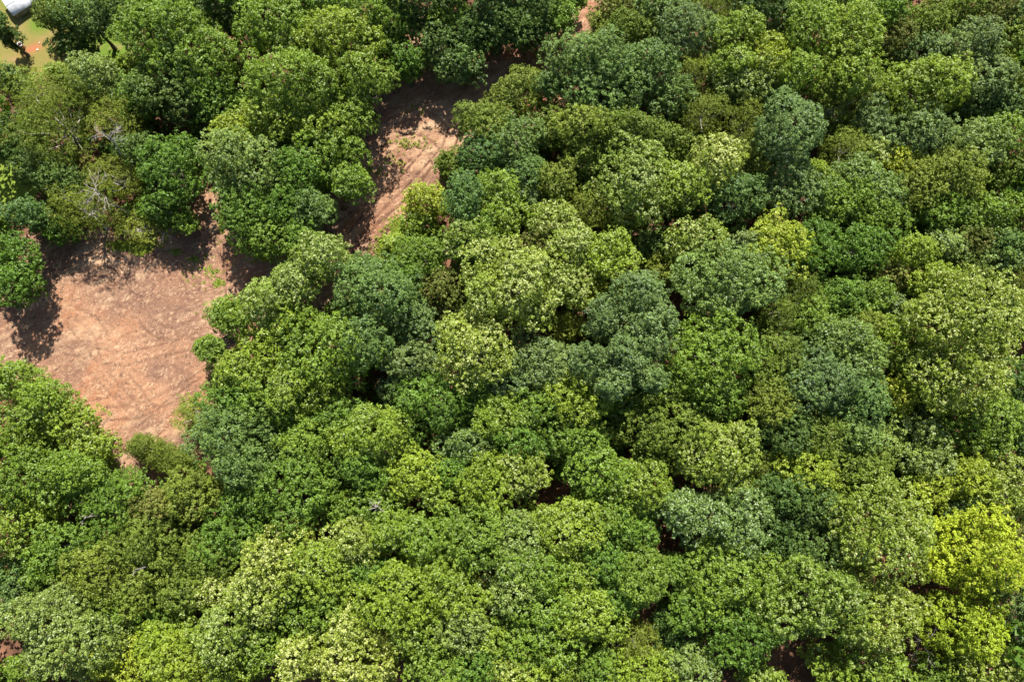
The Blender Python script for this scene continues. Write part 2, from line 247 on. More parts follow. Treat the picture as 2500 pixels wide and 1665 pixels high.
TREES = """
d|10.2|-10,66,24,40|dark bluish tree at the left edge, beside the white shed roof
t|11|14,195,38,34|blue-green tree at the left edge just below the small drum on the lawn
o|11.9|142,40,50,46|dark olive see-through tree overhanging the right end of the white roof
t|13.6|215,50,60,52|shaded teal tree between the olive tree by the roof and the glittering crown
d|9.3|186,120,46,34|low shadowed tree on the right border of the lawn with the drum
d|12.8|300,35,58,48|deep green tree in shade at the top, left of the large glittering crown
b|19|440,110,132,88;500,165,90,62|large glittering bright green crown, the broadest tree right of the lawn
g|17|415,8,88,40|tree cut by the top edge directly above the large glittering crown
d|15|555,30,66,48|dark tree at the top edge in the notch between the two big bright crowns
b|13|601,64,22,24|tiny round bright crown sunk in the dark notch between two big crowns
d|14|425,235,100,74|shaded green tree directly under the large glittering crown
g|14|535,255,62,56|mid green tree with sunlit rim below the dark notch, left of the bright ridge
e|11|78,222,84,50|wispy light green tree below the lawn with the drum
y|10|155,182,30,22|small bright green treetop poking up at the lower rim of the lawn
p|13|243,192,62,46|pale dusty green tree between the wispy tree and the large glittering crown
y|10|316,170,28,30|small lime green crown beside the shaded foot of the large glittering crown
g|12|340,235,46,50|medium green tree right of the pale dusty green tree
f|16|165,262,96,72;130,345,88,70|tall feathery olive tree with thin pale limbs, upper left of the clearing
f|14|288,300,60,56|open feathery tree with bare white limbs, right of the tall feathery olive tree
d|12|28,335,46,66|dark blue-green tree on the left edge beside the tall feathery olive tree
d|10|100,412,56,40|dark tree just above the bright strip of lawn on the left edge
t|10|78,528,48,36|bluish dark tree below the bright strip of lawn on the left edge
d|11|160,445,50,42|shadowed tree between the two feathery olive crowns
f|13|215,516,80,48|low feathery yellow-olive crown with dead white branches above it
f|12|295,440,68,54|feathery olive tree left of the round green tree by the clearing neck
d|11|345,370,50,40|small shaded tree above the round green tree by the clearing neck
g|14|430,425,78,76|round mid green tree at the head of the clearing's narrow top notch
g|9|402,515,54,36|small green tree just under the round green tree by the notch
g|7|455,545,22,22|tiny green bush touching the soil in the clearing's top notch
e|6|345,560,66,30|low light green brush on the upper rim of the clearing
g|7|150,565,44,26|low dark-leaved sapling on the shaded upper left rim of the clearing
b|20|695,70,92,76|big bright crown at the top of the bright ridge, left of the others
b|20|820,108,90,82|big bright crown next to the top of the ridge, nearest the dark top trees
g|18|782,12,78,40|green crown cut by the top edge above the bright ridge
g|16|890,32,58,42|darker green crown at the top edge right of the bright ridge
g|12.8|972,52,46,50;938,104,44,54|green crown with two humps above the shaded red soil patch
b|18|888,200,70,56|bright crown bulging over the dark shadow at the bend of the dirt path
b|20|720,215,106,80|broad pale-dotted crown in the heart of the bright ridge
g|13.2|862,288,50,60|shaded side crown hanging over the left side of the dirt path
b|18|665,300,66,60|bright crown on the ridge's left flank halfway down
b|15.8|788,310,68,60|bright crown on the ridge between the broad pale-dotted crown and the path
y|15|580,325,54,44|yellowish bright crown jutting left from the ridge
b|15.8|806,385,82,66;860,450,45,42|bright crown with a lobe reaching over the dirt path shadow
p|18|610,420,94,80|silvery pale green crown on the lower left of the ridge
g|16|738,425,62,56|mid green crown in the lower middle of the ridge
g|15|612,515,76,60|mid green crown under the silvery pale crown
g|14|700,505,60,50|shaded mid green crown second from the ridge's lower tip
t|14|766,518,50,44|bluish green crown at the lower right end of the ridge over the path shadow
g|12|652,592,68,42|lowest crown of the ridge above the big black shadow
g|11|740,578,40,38|small green crown right of the ridge's lowest crown
g|9.6|988,155,44,36|small green tree beside the shaded red soil patch at the path bend
d|12.8|1040,25,60,44|dark crown at the top edge above the shaded red soil patch
g|12.8|1102,55,58,50|green crown with sunlit flecks among the dark trees at the top
d|11.2|1075,118,68,56|deep green crown hanging above the shaded bend of the dirt path
t|10.4|1125,165,54,40|dark bluish crown that dips lowest into the shaded bend of the path
d|12|1162,88,50,46|dark crown between the flecked crown and the blackish crowns at the top
d|12.8|1215,58,58,62|blackish green crown in the deep shade at top centre
d|13.6|1295,30,68,48|dark crown at the top edge just left of the path's far end
d|10.4|1285,82,70,34|dark crown standing over the black shadow at the far end of the path
g|11.2|1360,48,40,42|dark crown with a lit right side next to the far end of the path
g|9.6|1398,6,32,22|small dark crown at the top edge touching the thin far tip of red soil
n|13|1500,35,56,40|brownish green tree at the top just right of the path's far tip
o|10|1470,72,26,34|small pale olive tree on the right rim of the path's far end
o|14|1530,82,60,50|golden olive tree at the top right of the path's far end
t|15|1600,25,54,36|blue-green crown at the top edge right of the golden olive tree
T|17|1665,92,82,76|grey-blue domed tree near the top, right of the golden olive tree
f|14|1735,25,74,34|olive feathery tree at the top edge right of the grey-blue dome
T|15|1868,32,74,40|grey-green tree at the top edge left of the tall bright pair
b|16|1795,95,64,52;1790,165,60,50|bright two-tiered tree right of the grey-blue dome
y|15|1868,152,54,56|bright yellowish green tree left of the tall bright pair
t|18|1434,160,92,48|broad blue-green umbrella crown nearest the path's dark bend
t|17|1482,236,114,56|wide blue-green crown just below the broad umbrella crown
t|12|1345,208,34,30|small blue-green crown on the path side of the wide blue-green crown
t|16|1585,165,66,60|rounded teal tree between the umbrella crown and the olive tree
t|14|1642,246,54,50|teal tree right of the wide blue-green crown, in half shade
f|13|1692,182,50,42|olive feathery tree wedged between the teal tree and the bright yellow trees
f|13|1712,280,54,58|feathery olive tree with pale stems right of the teal trees
p|15|1810,216,76,48|pale spring green tree above the grey-blue egg-shaped tree
o|12|1275,238,66,60|yellow-olive tree on the right bank of the path, highest of the two
o|11|1182,302,60,58|olive tree on the right bank of the path leaning over the red soil
o|8|1105,405,40,36|small ragged olive tree sticking out over the dirt path
t|13|1265,350,64,62|bluish green dome beside the two olive trees on the path bank
t|12|1190,382,56,46|bluish green tree between the small ragged tree and the bluish dome
o|10|1346,315,34,50|thin olive sapling with bare stems beside a patch of red soil
o|16|1430,322,70,52|broad olive tree under the wide blue-green crown
o|16|1550,322,62,50|olive tree right of the broad olive one, above the cream-topped dome
o|13|1432,396,52,40|dark olive tree under the broad olive tree
o|13|1360,450,50,46|dark olive tree left of the cream-topped dome
t|12|1285,430,46,46|teal tree left of the dark olive trees below the bluish dome
o|12|1645,352,52,36|dark olive crown above the small cream-topped tree
c|19|1552,450,90,96|tall cream-topped dome in the upper middle of the forest
b|16|1680,455,46,64|bright narrow tree leaning on the right of the tall cream-topped dome
c|18|1745,396,55,58|small cream-topped tree up and right of the tall cream-topped dome
f|13|1816,302,46,60|feathery olive tree touching the left side of the grey-blue egg-shaped tree
f|11|1818,376,40,34|small feathery olive tree right of the small cream-topped tree
o|11|1836,424,36,26|little golden olive treetop between two cream and blue crowns
T|18|1922,322,72,90|grey-blue egg-shaped tree in the upper right of the forest
f|12|1440,512,60,50|dark feathery olive tree below left of the tall cream-topped dome
f|10|1516,560,44,32|small feathery olive tree directly under the tall cream-topped dome
t|15|1785,492,86,64|dark teal tree below the small cream-topped tree
T|15|1925,462,64,62|slate blue tree below the grey-blue egg-shaped tree
c|14|1352,545,56,44|cream-dotted tree left of the feathery olive under the dome
T|9|1290,492,36,30|small grey-green tree up from the cream-dotted tree
b|13|1215,468,50,46|bright green tree up from the cream-dotted tree, toward the path
b|13|1228,532,50,42|bright flecked tree left of the cream-dotted tree
t|14|1132,482,44,54|dark blue-green tree right of the lime tree by the path
y|10|1040,500,54,44|lime green tree on the edge of the path's right bank
b|8|1022,560,46,30|bright green bush-like tree below the lime tree by the path
g|12|1165,556,46,36|mid green tree below the dark blue-green tree by the path
b|18|1965,78,64,72;1950,180,55,46|tall bright tree, left one of the pair at the upper right
b|18|2080,92,58,76;2080,190,60,46|tall bright tree, right one of the pair at the upper right
g|15|2008,8,62,26|green crown cut by the top edge above the tall bright pair
g|14|2160,34,50,40|dark-flecked green tree at the top right of the tall bright pair
n|13|2170,102,46,54|brown-tinged tree right of the tall bright pair
o|14|2256,62,56,50|olive green tree at the top, right of the brown-tinged tree
o|14|2342,36,56,44|olive tree at the top edge above the big grey-blue tree
n|14|2430,42,50,50|brownish olive tree at the top edge near the right corner
d|14|2494,42,26,52|dark tree in the top right corner
o|14|2466,112,46,48|olive tree below the right corner at the top, beside the grey-blue tree
T|13|2236,140,60,38|blue-grey crown just above the round yellow-green tree
T|17|2355,120,72,54;2400,200,76,70|big two-humped grey-blue tree at the upper right
t|14|2400,268,70,42|shaded blue-green crown under the two-humped grey-blue tree
o|13|2488,182,34,46|olive tree on the right edge beside the two-humped grey-blue tree
p|13|2490,258,34,44|pale bluish tree on the right edge below the two-humped tree
b|18|2252,226,94,82|round yellow-green tree left of the two-humped grey-blue tree
f|11|2115,214,34,32|small olive treetop between the tall bright pair and the round yellow-green tree
T|12|2126,292,36,54|narrow grey tree left of the round yellow-green tree beside a dark gap
f|14|2030,266,62,64|olive feathery dome right of the grey-blue egg-shaped tree
f|13|2060,366,50,50|darker olive feathery dome below the first olive feathery dome
c|11|2126,376,30,40|slim cream-dotted tree right of the darker olive feathery dome
T|14|2215,342,86,46|wide pale blue-green tree under the round yellow-green tree
Y|11|2196,396,36,34|small yellow treetop under the wide pale blue-green tree
p|15|2376,366,60,60|pale yellow-green tree right of the wide pale blue-green tree
g|14|2456,338,52,52|rich green tree near the right edge above the brownish trees
o|12|2472,430,50,48|dark olive tree on the right edge under the rich green tree
o|16|2326,432,62,72|yellow-olive layered tree left of the pale yellow-green tree
o|14|2232,462,60,56|olive tree left of the yellow-olive layered tree
g|13|2290,524,52,40|olive green tree under the yellow-olive layered tree
y|11|1990,430,32,32|small yellow-green treetop right of the slate blue tree
p|13|2082,432,60,36|pale green flat-topped tree below the darker olive dome
g|14|2050,495,66,50|dull green tree below the pale flat-topped tree
p|12|2160,472,42,46|pale olive tree right of the dull green tree
g|13|2145,545,60,40|soft green tree above the dark hollow on the right
b|14|2400,530,66,52|fresh green rounded tree below the dark olive tree at the right
o|12|2492,540,32,42|dark olive tree at the right edge beside the fresh green rounded tree
Y|15|1900,602,58,76|bright yellow tree left of the dark hollow, in the centre right
g|14|1990,602,46,66|dull olive green tree on the right side of the bright yellow tree
g|14|2092,610,72,56|olive green tree bordering the dark hollow on its upper right
y|13|2228,620,50,38|lime green tree right of the olive green tree by the dark hollow
n|11|2192,680,50,40|brown-mottled tree below the lime green tree
y|13|2275,690,50,42|light yellow-green tree left of the small dark olive dome
p|12|2292,600,46,38|pale mint tree left of the brown tree
n|12|2372,600,52,42|brown tree standing out among green ones at the right
p|11|2395,652,66,28|pale mint fringe of a tree right under the brown tree
f|10|2355,678,48,30|small dark olive dome nestled just above the huge cream-flecked dome
t|13|2462,604,46,46|teal tree near the right edge right of the brown tree
f|11|2474,684,48,46|dark olive tree at the right edge above the huge dome's shoulder
d|12|2488,762,32,50|dark green tree at the right edge beside the huge cream-flecked dome
C|21|2345,800,132,118;2330,930,112,70|huge cream-flecked dome, the largest tree on the right side
g|12|2050,728,52,46|green tree below the dark hollow, left of its twin
g|12|2118,725,46,46|green tree below the dark hollow, right of its twin
T|10|2172,752,28,36|small slate blue crown just left of the huge cream-flecked dome
y|12|2170,842,38,66|narrow yellow-green column of a tree left of the huge dome
Y|11|2182,966,36,52|narrow golden yellow tree below left of the huge dome
d|8|2225,900,34,46|shaded understory tree under the huge dome's left side
f|13|1952,715,46,42;1900,772,38,50|olive feathery tree with two tops below the bright yellow tree
g|12|1976,785,46,48|green tree right of the two-topped olive feathery tree
p|19|1772,690,112,94|broad pale glossy green dome just left of the bright yellow tree
p|14|2042,830,66,42;2110,876,46,48|pale silvery blue-green tree with two lobes left of the yellow column
o|12|2106,800,46,32|olive crown between the twin green trees and the silvery lobes
d|12|1932,842,56,36|dark green tree beside the tiny red soil gap
o|15|1876,888,60,62|dark olive tree just right of the broad yellowish tree
T|16|2000,935,76,66|dusty blue-green dome below the silvery two-lobed tree
t|14|2086,986,70,54|dusty green tree right of the dusty blue-green dome
o|14|1872,978,64,56|dark olive tree in a row below another dark olive tree
d|14|1912,1056,74,50|dark green tree above the yellow tree on the lower right
o|14|2006,1062,58,46|dark olive tree left of the pale mint tree
n|11|2242,1022,46,36|brownish shaded tree under the huge cream-flecked dome
b|15|2370,1042,92,58|bright green wide tree directly below the huge cream-flecked dome
d|13|2480,960,44,68|dark greyish tree on the right edge below the huge dome
d|12|2490,1065,38,50|dark tree on the right edge, right of the bright green wide tree
p|13|2100,1068,50,36|pale green tree left of the pale mint tree
p|14|2218,1080,72,54;2265,1130,56,34|pale mint tree below the dusty green trees at the right
C|14|1140,590,60,46|cream-speckled tree above the cream dome in the centre
g|13|1032,628,58,44|mid green tree left of the cream-speckled tree
b|9|962,602,28,28|bright green bush at the right rim of the path
g|12|985,672,46,42|green tree left of the orange-flecked tree
n|11|1078,700,46,42|tree with orange-flecked leaves left of the cream dome
n|8|1110,772,40,30|small brown-olive tree between the cream dome and the cream tree below
c|21|1255,700,120,108|cream dome in the centre, the widest cream-topped crown there
c|18|790,640,76,46;720,690,52,44;660,735,56,48|pale leaning tree with visible trunk at the corner where path meets clearing
b|15|700,790,52,42|bright tree behind the pale leaning tree, off the clearing
t|18|930,725,92,72;895,830,50,50|large teal tree right of the pale leaning tree
t|11|888,660,40,28|small teal crown touching the end of the dirt strip
T|15|1010,795,68,48|dusty teal crown on the right shoulder of the large teal tree
T|14|1006,886,66,46|dusty teal crown with a dark hole beneath, below the large teal tree
c|18|1160,862,86,90|cream-green tree directly below left of the cream dome
b|18|815,850,104,88|big bright olive-green tree below the pale leaning tree
b|14|565,775,48,44;515,852,30,28|bright tree whose lobe pokes furthest left over the clearing
b|15|575,905,56,44;670,862,78,64|bright spreading tree on the clearing's right rim below the poking lobe
g|14|570,965,60,50|green tree on the clearing's right rim below the bright spreading tree
b|16|738,955,92,62|bright olive-green tree with a dark trunk gap below it
g|15|655,990,70,56|green tree between the dark trunk gap and the clearing
e|8|482,1012,48,50|thin light yellow-green tree at the clearing's lower right corner
t|15|575,1060,86,60;595,1132,64,46|soft teal tree at the lower right of the clearing
f|8|350,1090,34,28;390,1108,36,32;425,1125,32,28|straggly reddish olive tree at the very bottom tip of the clearing
b|14|45,935,70,46;118,980,54,50|bright tree at the left edge on the clearing's lower left rim
b|13|188,1040,66,46;228,1090,56,32|bright tree pointing into the clearing's bottom tip from the left
b|14|60,1055,88,60|bright tree at the left edge under the clearing's lower left rim
g|12|24,630,62,56;38,695,46,46|green tree at the left edge throwing shade on the clearing
n|12|1318,600,46,48|greyish olive tree left of the cream-capped tree
c|16|1402,600,52,46;1400,690,52,60|cream-capped tree right of the greyish olive tree
b|16|1488,630,56,64|bright fine-leaved tree right of the cream-capped tree
Y|10|1480,725,44,28|yellow-green treetop touching the cauliflower-lobed blue tree
f|10|1612,666,46,42|small golden olive dome above the cauliflower-lobed blue tree
c|16|1696,590,64,52|creamy white-topped tree above the broad pale glossy dome
d|11|1602,594,40,36|dark green tree left of the creamy white-topped tree
T|12|1822,598,34,28|small slate tree left of the bright yellow tree
T|19|1560,720,54,46;1487,782,56,46;1590,788,54,42;1590,842,50,42;1516,852,30,26;1442,880,44,38;1540,890,40,30;1500,930,46,36;1595,925,30,26|cauliflower-lobed slate blue tree in the centre of the forest
f|10|1385,800,46,36|golden olive tree left of the cauliflower-lobed blue tree
T|14|1315,888,84,54|dusty grey-blue flat tree left below the cauliflower-lobed blue tree
T|12|1240,938,46,40|small dusty olive-blue tree left of the dusty flat tree
b|18|1730,862,108,92|broad yellowish green tree right of the cauliflower-lobed blue tree
g|14|1742,972,70,48|green lower skirt of a tree under the broad yellowish tree
g|12|1636,942,50,42|green tree between the blue tree and the broad yellowish tree's foot
y|15|1425,975,76,62|bright lime tree below the cauliflower-lobed blue tree
g|12|1525,988,50,44|green tree right of the bright lime tree
g|13|1316,990,50,48|green tree left of the bright lime tree
b|14|1230,1022,62,60|bright green tree left of the two small red soil gaps
g|13|1272,1085,70,40|green tree below the two small red soil gaps
g|13|1408,1075,74,46|green tree under the bright lime tree
o|16|1622,1052,108,66|wide pale olive tree in the lower middle right
f|10|1502,1045,40,40|small dark olive tree left of the wide pale olive tree
C|17|1752,1112,92,66|cream-flecked tree below right of the wide pale olive tree
g|15|1062,985,90,72|mid green rounded tree below the cream-green tree
T|9|966,952,34,26|small slate crown under the dark hole of the dusty teal tree
g|11|1166,976,36,40|small green tree between the cream-green tree and a dark gap
g|13|828,1018,60,46|green tree right of the tree with the dark trunk gap
b|15|908,1066,86,62|yellowish bright tree left of the mid green rounded tree
g|14|745,1090,60,54|green tree left of the yellowish bright tree
p|12|1135,1088,58,32|minty tree above the lime clumps in the lower centre
g|16|755,1198,92,90|cool green round tree in the lower left middle
g|13|892,1140,60,48|darker green tree right of the cool green round tree
y|14|1015,1160,66,56|lime green clump tree left of its twin in the lower centre
g|12|1105,1146,48,42|mid green tree between the two lime clump trees
y|14|1185,1182,55,74|lime green clump tree left of the mint cream tree
C|14|1275,1152,54,62|mint cream tree beside the orange soil gap
b|11|1070,1216,42,26|little bright tree between dark soil gaps in the lower centre
b|12|900,1226,66,38|bright tree with a pinkish dead patch right of the cool green tree
c|14|870,1322,60,56|pale cream tree above the big cream ridge's right end
b|14|963,1290,56,46|bright tree right of the pale cream tree
b|14|1042,1310,54,50|bright tree above a reddish gap, next to the broad green dome
g|16|1160,1306,86,76|broad green dome below the lime clump trees
p|14|1268,1312,58,58|mint green tree right of the broad green dome
c|17|682,1368,86,62|cream-dusted tree on the upper left of the big bottom ridge
b|16|790,1392,80,60|bright tree right of the cream-dusted ridge tree
c|16|640,1452,72,60|cream-dusted tree in the lower left part of the bottom ridge
b|15|755,1480,82,60|bright tree above the reddish gap of the bottom ridge
g|13|905,1396,46,40|small mid green tree left of the lime fans
y|17|985,1452,100,66|wide lime fan-shaped tree near the bottom centre
b|15|1072,1398,70,44|bright tree on top of the lime fan-shaped tree
b|14|1132,1462,60,50|bright tree right of the lime fan-shaped tree
b|14|1022,1540,72,50|bright tree under the lime fan-shaped tree
p|13|1132,1532,58,54|pale bright tree left of the small round tree ringed by dark gaps
b|11|1217,1556,58,44|small round tree ringed by dark soil gaps near the bottom
p|15|1262,1418,76,64|pale olive tree above the small ringed round tree
c|15|856,1535,60,50|cream tree at the bottom, up from the corner cream cluster
c|14|740,1602,64,50|cream tree left in the bottom cluster
c|15|882,1604,86,56|cream tree right in the bottom cluster, widest of it
g|12|1062,1622,70,44|green tree at the bottom edge right of the cream cluster
g|12|1165,1628,64,40|green tree at the bottom edge below the pale bright tree
c|13|1258,1642,58,40|cream tree at the bottom edge below the ringed round tree
b|13|640,1570,56,60|bright tree left of the cream cluster at the bottom
b|16|78,1172,102,70;182,1150,58,48|bright pale-dotted tree at the left edge below the clearing
b|15|68,1292,80,62|bright tree at the left edge two crowns below the clearing
t|12|20,1384,46,56|dark teal tree at the left edge in the lower left
g|14|282,1216,90,60|olive-tinged green tree just below the clearing's bottom tip
n|12|400,1236,60,46|thin olive tree with brown ground showing, right of the clearing tip
o|13|472,1206,60,54|olive tree between the thin olive tree and the teal tree
g|12|610,1226,60,46|dull green tree left of the cool green round tree
g|14|560,1312,80,56|mid green tree up left of the cream-dusted ridge
o|14|386,1312,90,56|olive tree in the middle of the lower left forest
g|14|160,1338,70,52|olive green tree right of the bright left-edge tree
o|15|252,1386,76,56|bright olive tree left of the olive lower-left middle tree
g|12|115,1402,46,50|mid green tree right of the dark teal left-edge tree
o|13|392,1388,80,46|olive tree directly under another olive tree, lower left
o|13|512,1366,56,50|golden-tinged olive tree left of the cream-dusted ridge
o|14|332,1442,86,46|bright olive tree above the black slit in the lower left
o|12|456,1446,50,40|olive tree right of the black slit in the lower left
t|13|55,1452,56,50|dark bluish tree at the left edge above the big pale tree
p|18|140,1505,90,60;185,1560,100,74|big pale green dome in the bottom left corner area
g|12|272,1498,58,44|green tree between the big pale dome and the black slit
g|10|392,1502,56,36|small green tree right below the black slit
c|12|536,1440,54,34|small cream-dotted tree left of the cream-dusted ridge
c|17|562,1522,90,74|strongly cream-dusted round tree in the lower left
y|13|302,1600,80,58|lime green tree at the bottom right of the big pale dome
y|12|392,1558,50,40|small lime tree up right of the lime green bottom tree
y|15|456,1604,80,64|yellow-lime tree at the bottom left of the cream-dusted round tree
b|12|575,1632,56,44|bright tree at the bottom edge under the cream-dusted round tree
g|12|60,1640,62,38|green tree in the bottom left corner
b|15|1462,1152,76,56|bright olive tree right of the dark gap in the lower centre
b|15|1572,1190,66,58|bright olive-green tree left of the cream-flecked tree
b|14|1490,1248,66,50|bright tree between the round yellow-green one and the mint-cream tree
b|16|1402,1285,76,70|round yellow-green mounded tree in the lower centre right
b|10|1315,1272,36,34|small tree left of the round yellow-green mounded tree
g|14|1545,1290,56,60|olive green tree left of the mint-cream tree
g|14|1475,1368,62,48|olive green tree under the round yellow-green mounded tree
g|14|1562,1402,62,60|green tree left of the wide cream-olive tree
P|17|1762,1268,90,76;1665,1248,52,46|mint tree with glittering white leaf tips in the lower right
b|17|1768,1412,106,76|wide cream-olive tree below the glittering mint tree
g|12|1652,1388,38,36|small green tree at the left foot of the wide cream-olive tree
f|11|1846,1212,36,48|dark feathery olive tree right of the glittering mint tree
f|10|1862,1140,36,30|small feathery olive treetop right of the cream-flecked tree
b|15|1302,1395,76,50|pale bright tree below the round yellow-green mounded tree's left foot
b|13|1405,1400,46,40|bright tree between the pale bright tree and olive trees
b|15|1310,1482,90,60|bright wide tree in the bottom centre right
b|15|1430,1492,80,68|bright tree left of the black gap near the bottom
b|14|1332,1562,80,58|bright tree under the bottom centre's bright wide tree
g|12|1512,1450,50,50|green tree with its foot in the black gap near the bottom
f|11|1546,1562,56,46|feathery light olive tree below left of the black gap
b|13|1320,1632,66,40|bright tree at the bottom edge left of the olive one
o|10|1402,1642,40,34|small olive tree at the bottom edge
g|11|1462,1622,46,44|green tree at the bottom edge between the olive and the yellowish trees
y|13|1562,1632,80,44|yellowish bright tree at the bottom edge below the feathery one
p|12|1686,1622,60,54|mint round tree at the bottom edge right of the yellowish tree
d|9|1642,1545,56,44|shadowed low tree inside the black gap near the bottom
g|15|1806,1556,82,64|olive pale-flecked tree above the lower right dark gap
g|13|1684,1492,50,46|shaded green tree between the black gap and the pale-flecked tree
Y|14|1965,1150,76,52|yellow tree above the dark grey-green group, lower right
o|14|2086,1142,76,56|yellow-olive tree right of the yellow tree
Y|13|2258,1192,56,44|golden yellow tree up from the vivid yellow tree
y|13|2355,1166,56,54|yellow-green tree above the grey-blue small dome
C|14|2450,1186,60,70|grey-olive tree with cream tips near the right edge
T|11|2345,1236,42,34|grey-blue small dome resting above the vivid yellow tree
d|14|1902,1205,60,46;1902,1292,60,58|dark grey-green tree right of the glittering mint tree
d|14|1992,1242,60,58;1962,1334,80,48|dark grey-green tree left of the big cream-olive dome
C|20|2145,1286,128,108|big cream-olive dome left of the vivid yellow tree
V|18|2355,1350,102,96|vivid yellow tree, the brightest and larger yellow crown
V|15|2330,1512,100,60|vivid yellow tree below the largest yellow crown
n|12|2480,1305,44,72|dark olive-brown tree at the right edge beside the vivid yellow tree
T|13|2478,1455,44,60|dark slate tree at the right edge beside the lower vivid yellow tree
T|12|2482,1565,40,56|dark slate tree near the bottom right corner
C|19|1970,1450,120,92|wide cream-green tree at the bottom right, left of its paired crown
C|18|2142,1492,90,82|cream mint tree left of the lower vivid yellow tree
g|13|1845,1482,42,52|green tree between the wide cream-olive and wide cream-green trees
b|14|2100,1622,122,56|bright wide tree at the bottom edge, right part
C|14|2412,1618,84,60|cream-pale tree at the bottom right corner
g|10|2290,1642,60,34|green low tree at the bottom edge beside bare grey branches
b|10|1858,1654,46,24|bright treetop at the bottom edge in front of the lower right dark gap
"""
# ---------------------------------------------------------------- ground
def g(pts): return [tuple(at(x, y)[:2]) for x, y in pts]
CLEAR = g([(-120,800),(-120,720),(20,700),(60,560),(180,560),(330,575),(430,560),(455,460),(500,420),(560,520),(640,590),(760,560),(840,400),(860,300),(880,170),(960,100),(1010,60),(1100,150),(1300,100),(1385,60),(1405,-60),(1500,-60),(1475,60),(1450,140),(1375,240),(1310,330),(1180,420),(1120,450),(1010,500),(950,620),(880,700),(790,760),(640,880),(570,900),(540,1010),(470,1090),(420,1180),(300,1190),(220,1170),(200,1080),(130,1010),(40,930),(-120,900)])
LAWN = g([(-200,-160),(250,-160),(330,60),(340,170),(240,200),(60,210),(-200,215)])
LAWN2 = g([(-200,380),(50,380),(110,450),(90,500),(10,560),(-200,560)])

def soil_mat(name, c, bump=.6, fine=9.0):
    m, n, l, p = nodes(name)
    tc = n.new('ShaderNodeTexCoord')
    a = n.new('ShaderNodeTexNoise'); a.inputs['Scale'].default_value = .25; a.inputs['Detail'].default_value = 8; a.inputs['Roughness'].default_value = .65
    b = n.new('ShaderNodeTexNoise'); b.inputs['Scale'].default_value = fine; b.inputs['Detail'].default_value = 6; b.inputs['Roughness'].default_value = .8
    l.new(tc.outputs['Object'], a.inputs[0]); l.new(tc.outputs['Object'], b.inputs[0])
    ad = n.new('ShaderNodeMath'); ad.operation = 'ADD'; l.new(a.outputs['Fac'], ad.inputs[0]); l.new(b.outputs['Fac'], ad.inputs[1])
    r = ramp(n, [(.78/2, c[0]), (.5, c[1]), (1.25/2, c[2])])
    hm = n.new('ShaderNodeMath'); hm.operation = 'MULTIPLY'; hm.inputs[1].default_value = .5; l.new(ad.outputs[0], hm.inputs[0]); l.new(hm.outputs[0], r.inputs[0])
    l.new(r.outputs[0], p.inputs['Base Color']); p.inputs['Roughness'].default_value = .95; p.inputs['Specular IOR Level'].default_value = .15
    bp = n.new('ShaderNodeBump'); bp.inputs['Strength'].default_value = bump; bp.inputs['Distance'].default_value = .12
    l.new(b.outputs['Fac'], bp.inputs['Height']); l.new(bp.outputs[0], p.inputs['Normal'])
    return m
floor = soil_mat('leaf_litter', [(.045,.024,.015), (.12,.060,.036), (.27,.13,.075)])
V = np.array([(-900,-700,0),(900,-700,0),(900,1100,0),(-900,1100,0)], float)
tag(link('ground', mesh_np('ground', V, np.array([[0,1,2,3]]), 4), floor), kind='structure')

def sheet(name, poly, step, z, hfun, cfun, mat):
    P = np.array(poly); x0, y0 = P.min(0) - 1; x1, y1 = P.max(0) + 1
    nx, ny = int((x1 - x0) / step), int((y1 - y0) / step)
    X, Y = np.meshgrid(x0 + np.arange(nx) * step, y0 + np.arange(ny) * step)
    wx = X + (noise2(X, Y, 1.5, 3) - .5) * 1.6 + (noise2(X, Y, .5, 4) - .5) * .6; wy = Y + (noise2(X, Y, 1.5, 5) - .5) * 1.6 + (noise2(X, Y, .5, 6) - .5) * .6
    ins = inside(wx, wy, poly)
    Z = z + hfun(X, Y)
    V = np.stack([X, Y, Z], 2).reshape(-1, 3); col = cfun(X, Y).reshape(-1, 3)
    i = np.arange(nx * ny).reshape(ny, nx)
    q = np.stack([i[:-1, :-1], i[:-1, 1:], i[1:, 1:], i[1:, :-1]], 2)
    k = ins[:-1, :-1] & ins[1:, 1:] & ins[:-1, 1:] & ins[1:, :-1]
    Fc = q[k]
    used = np.unique(Fc); mp = np.full(nx * ny, -1); mp[used] = np.arange(len(used))
    me = mesh_np(name, V[used], mp[Fc], 4, smooth=True)
    ca = me.color_attributes.new('soil', 'FLOAT_COLOR', 'POINT')
    ca.data.foreach_set('color', np.concatenate([col[used], np.ones((len(used), 1))], 1).astype(np.float32).ravel())
    return link(name, me, mat)
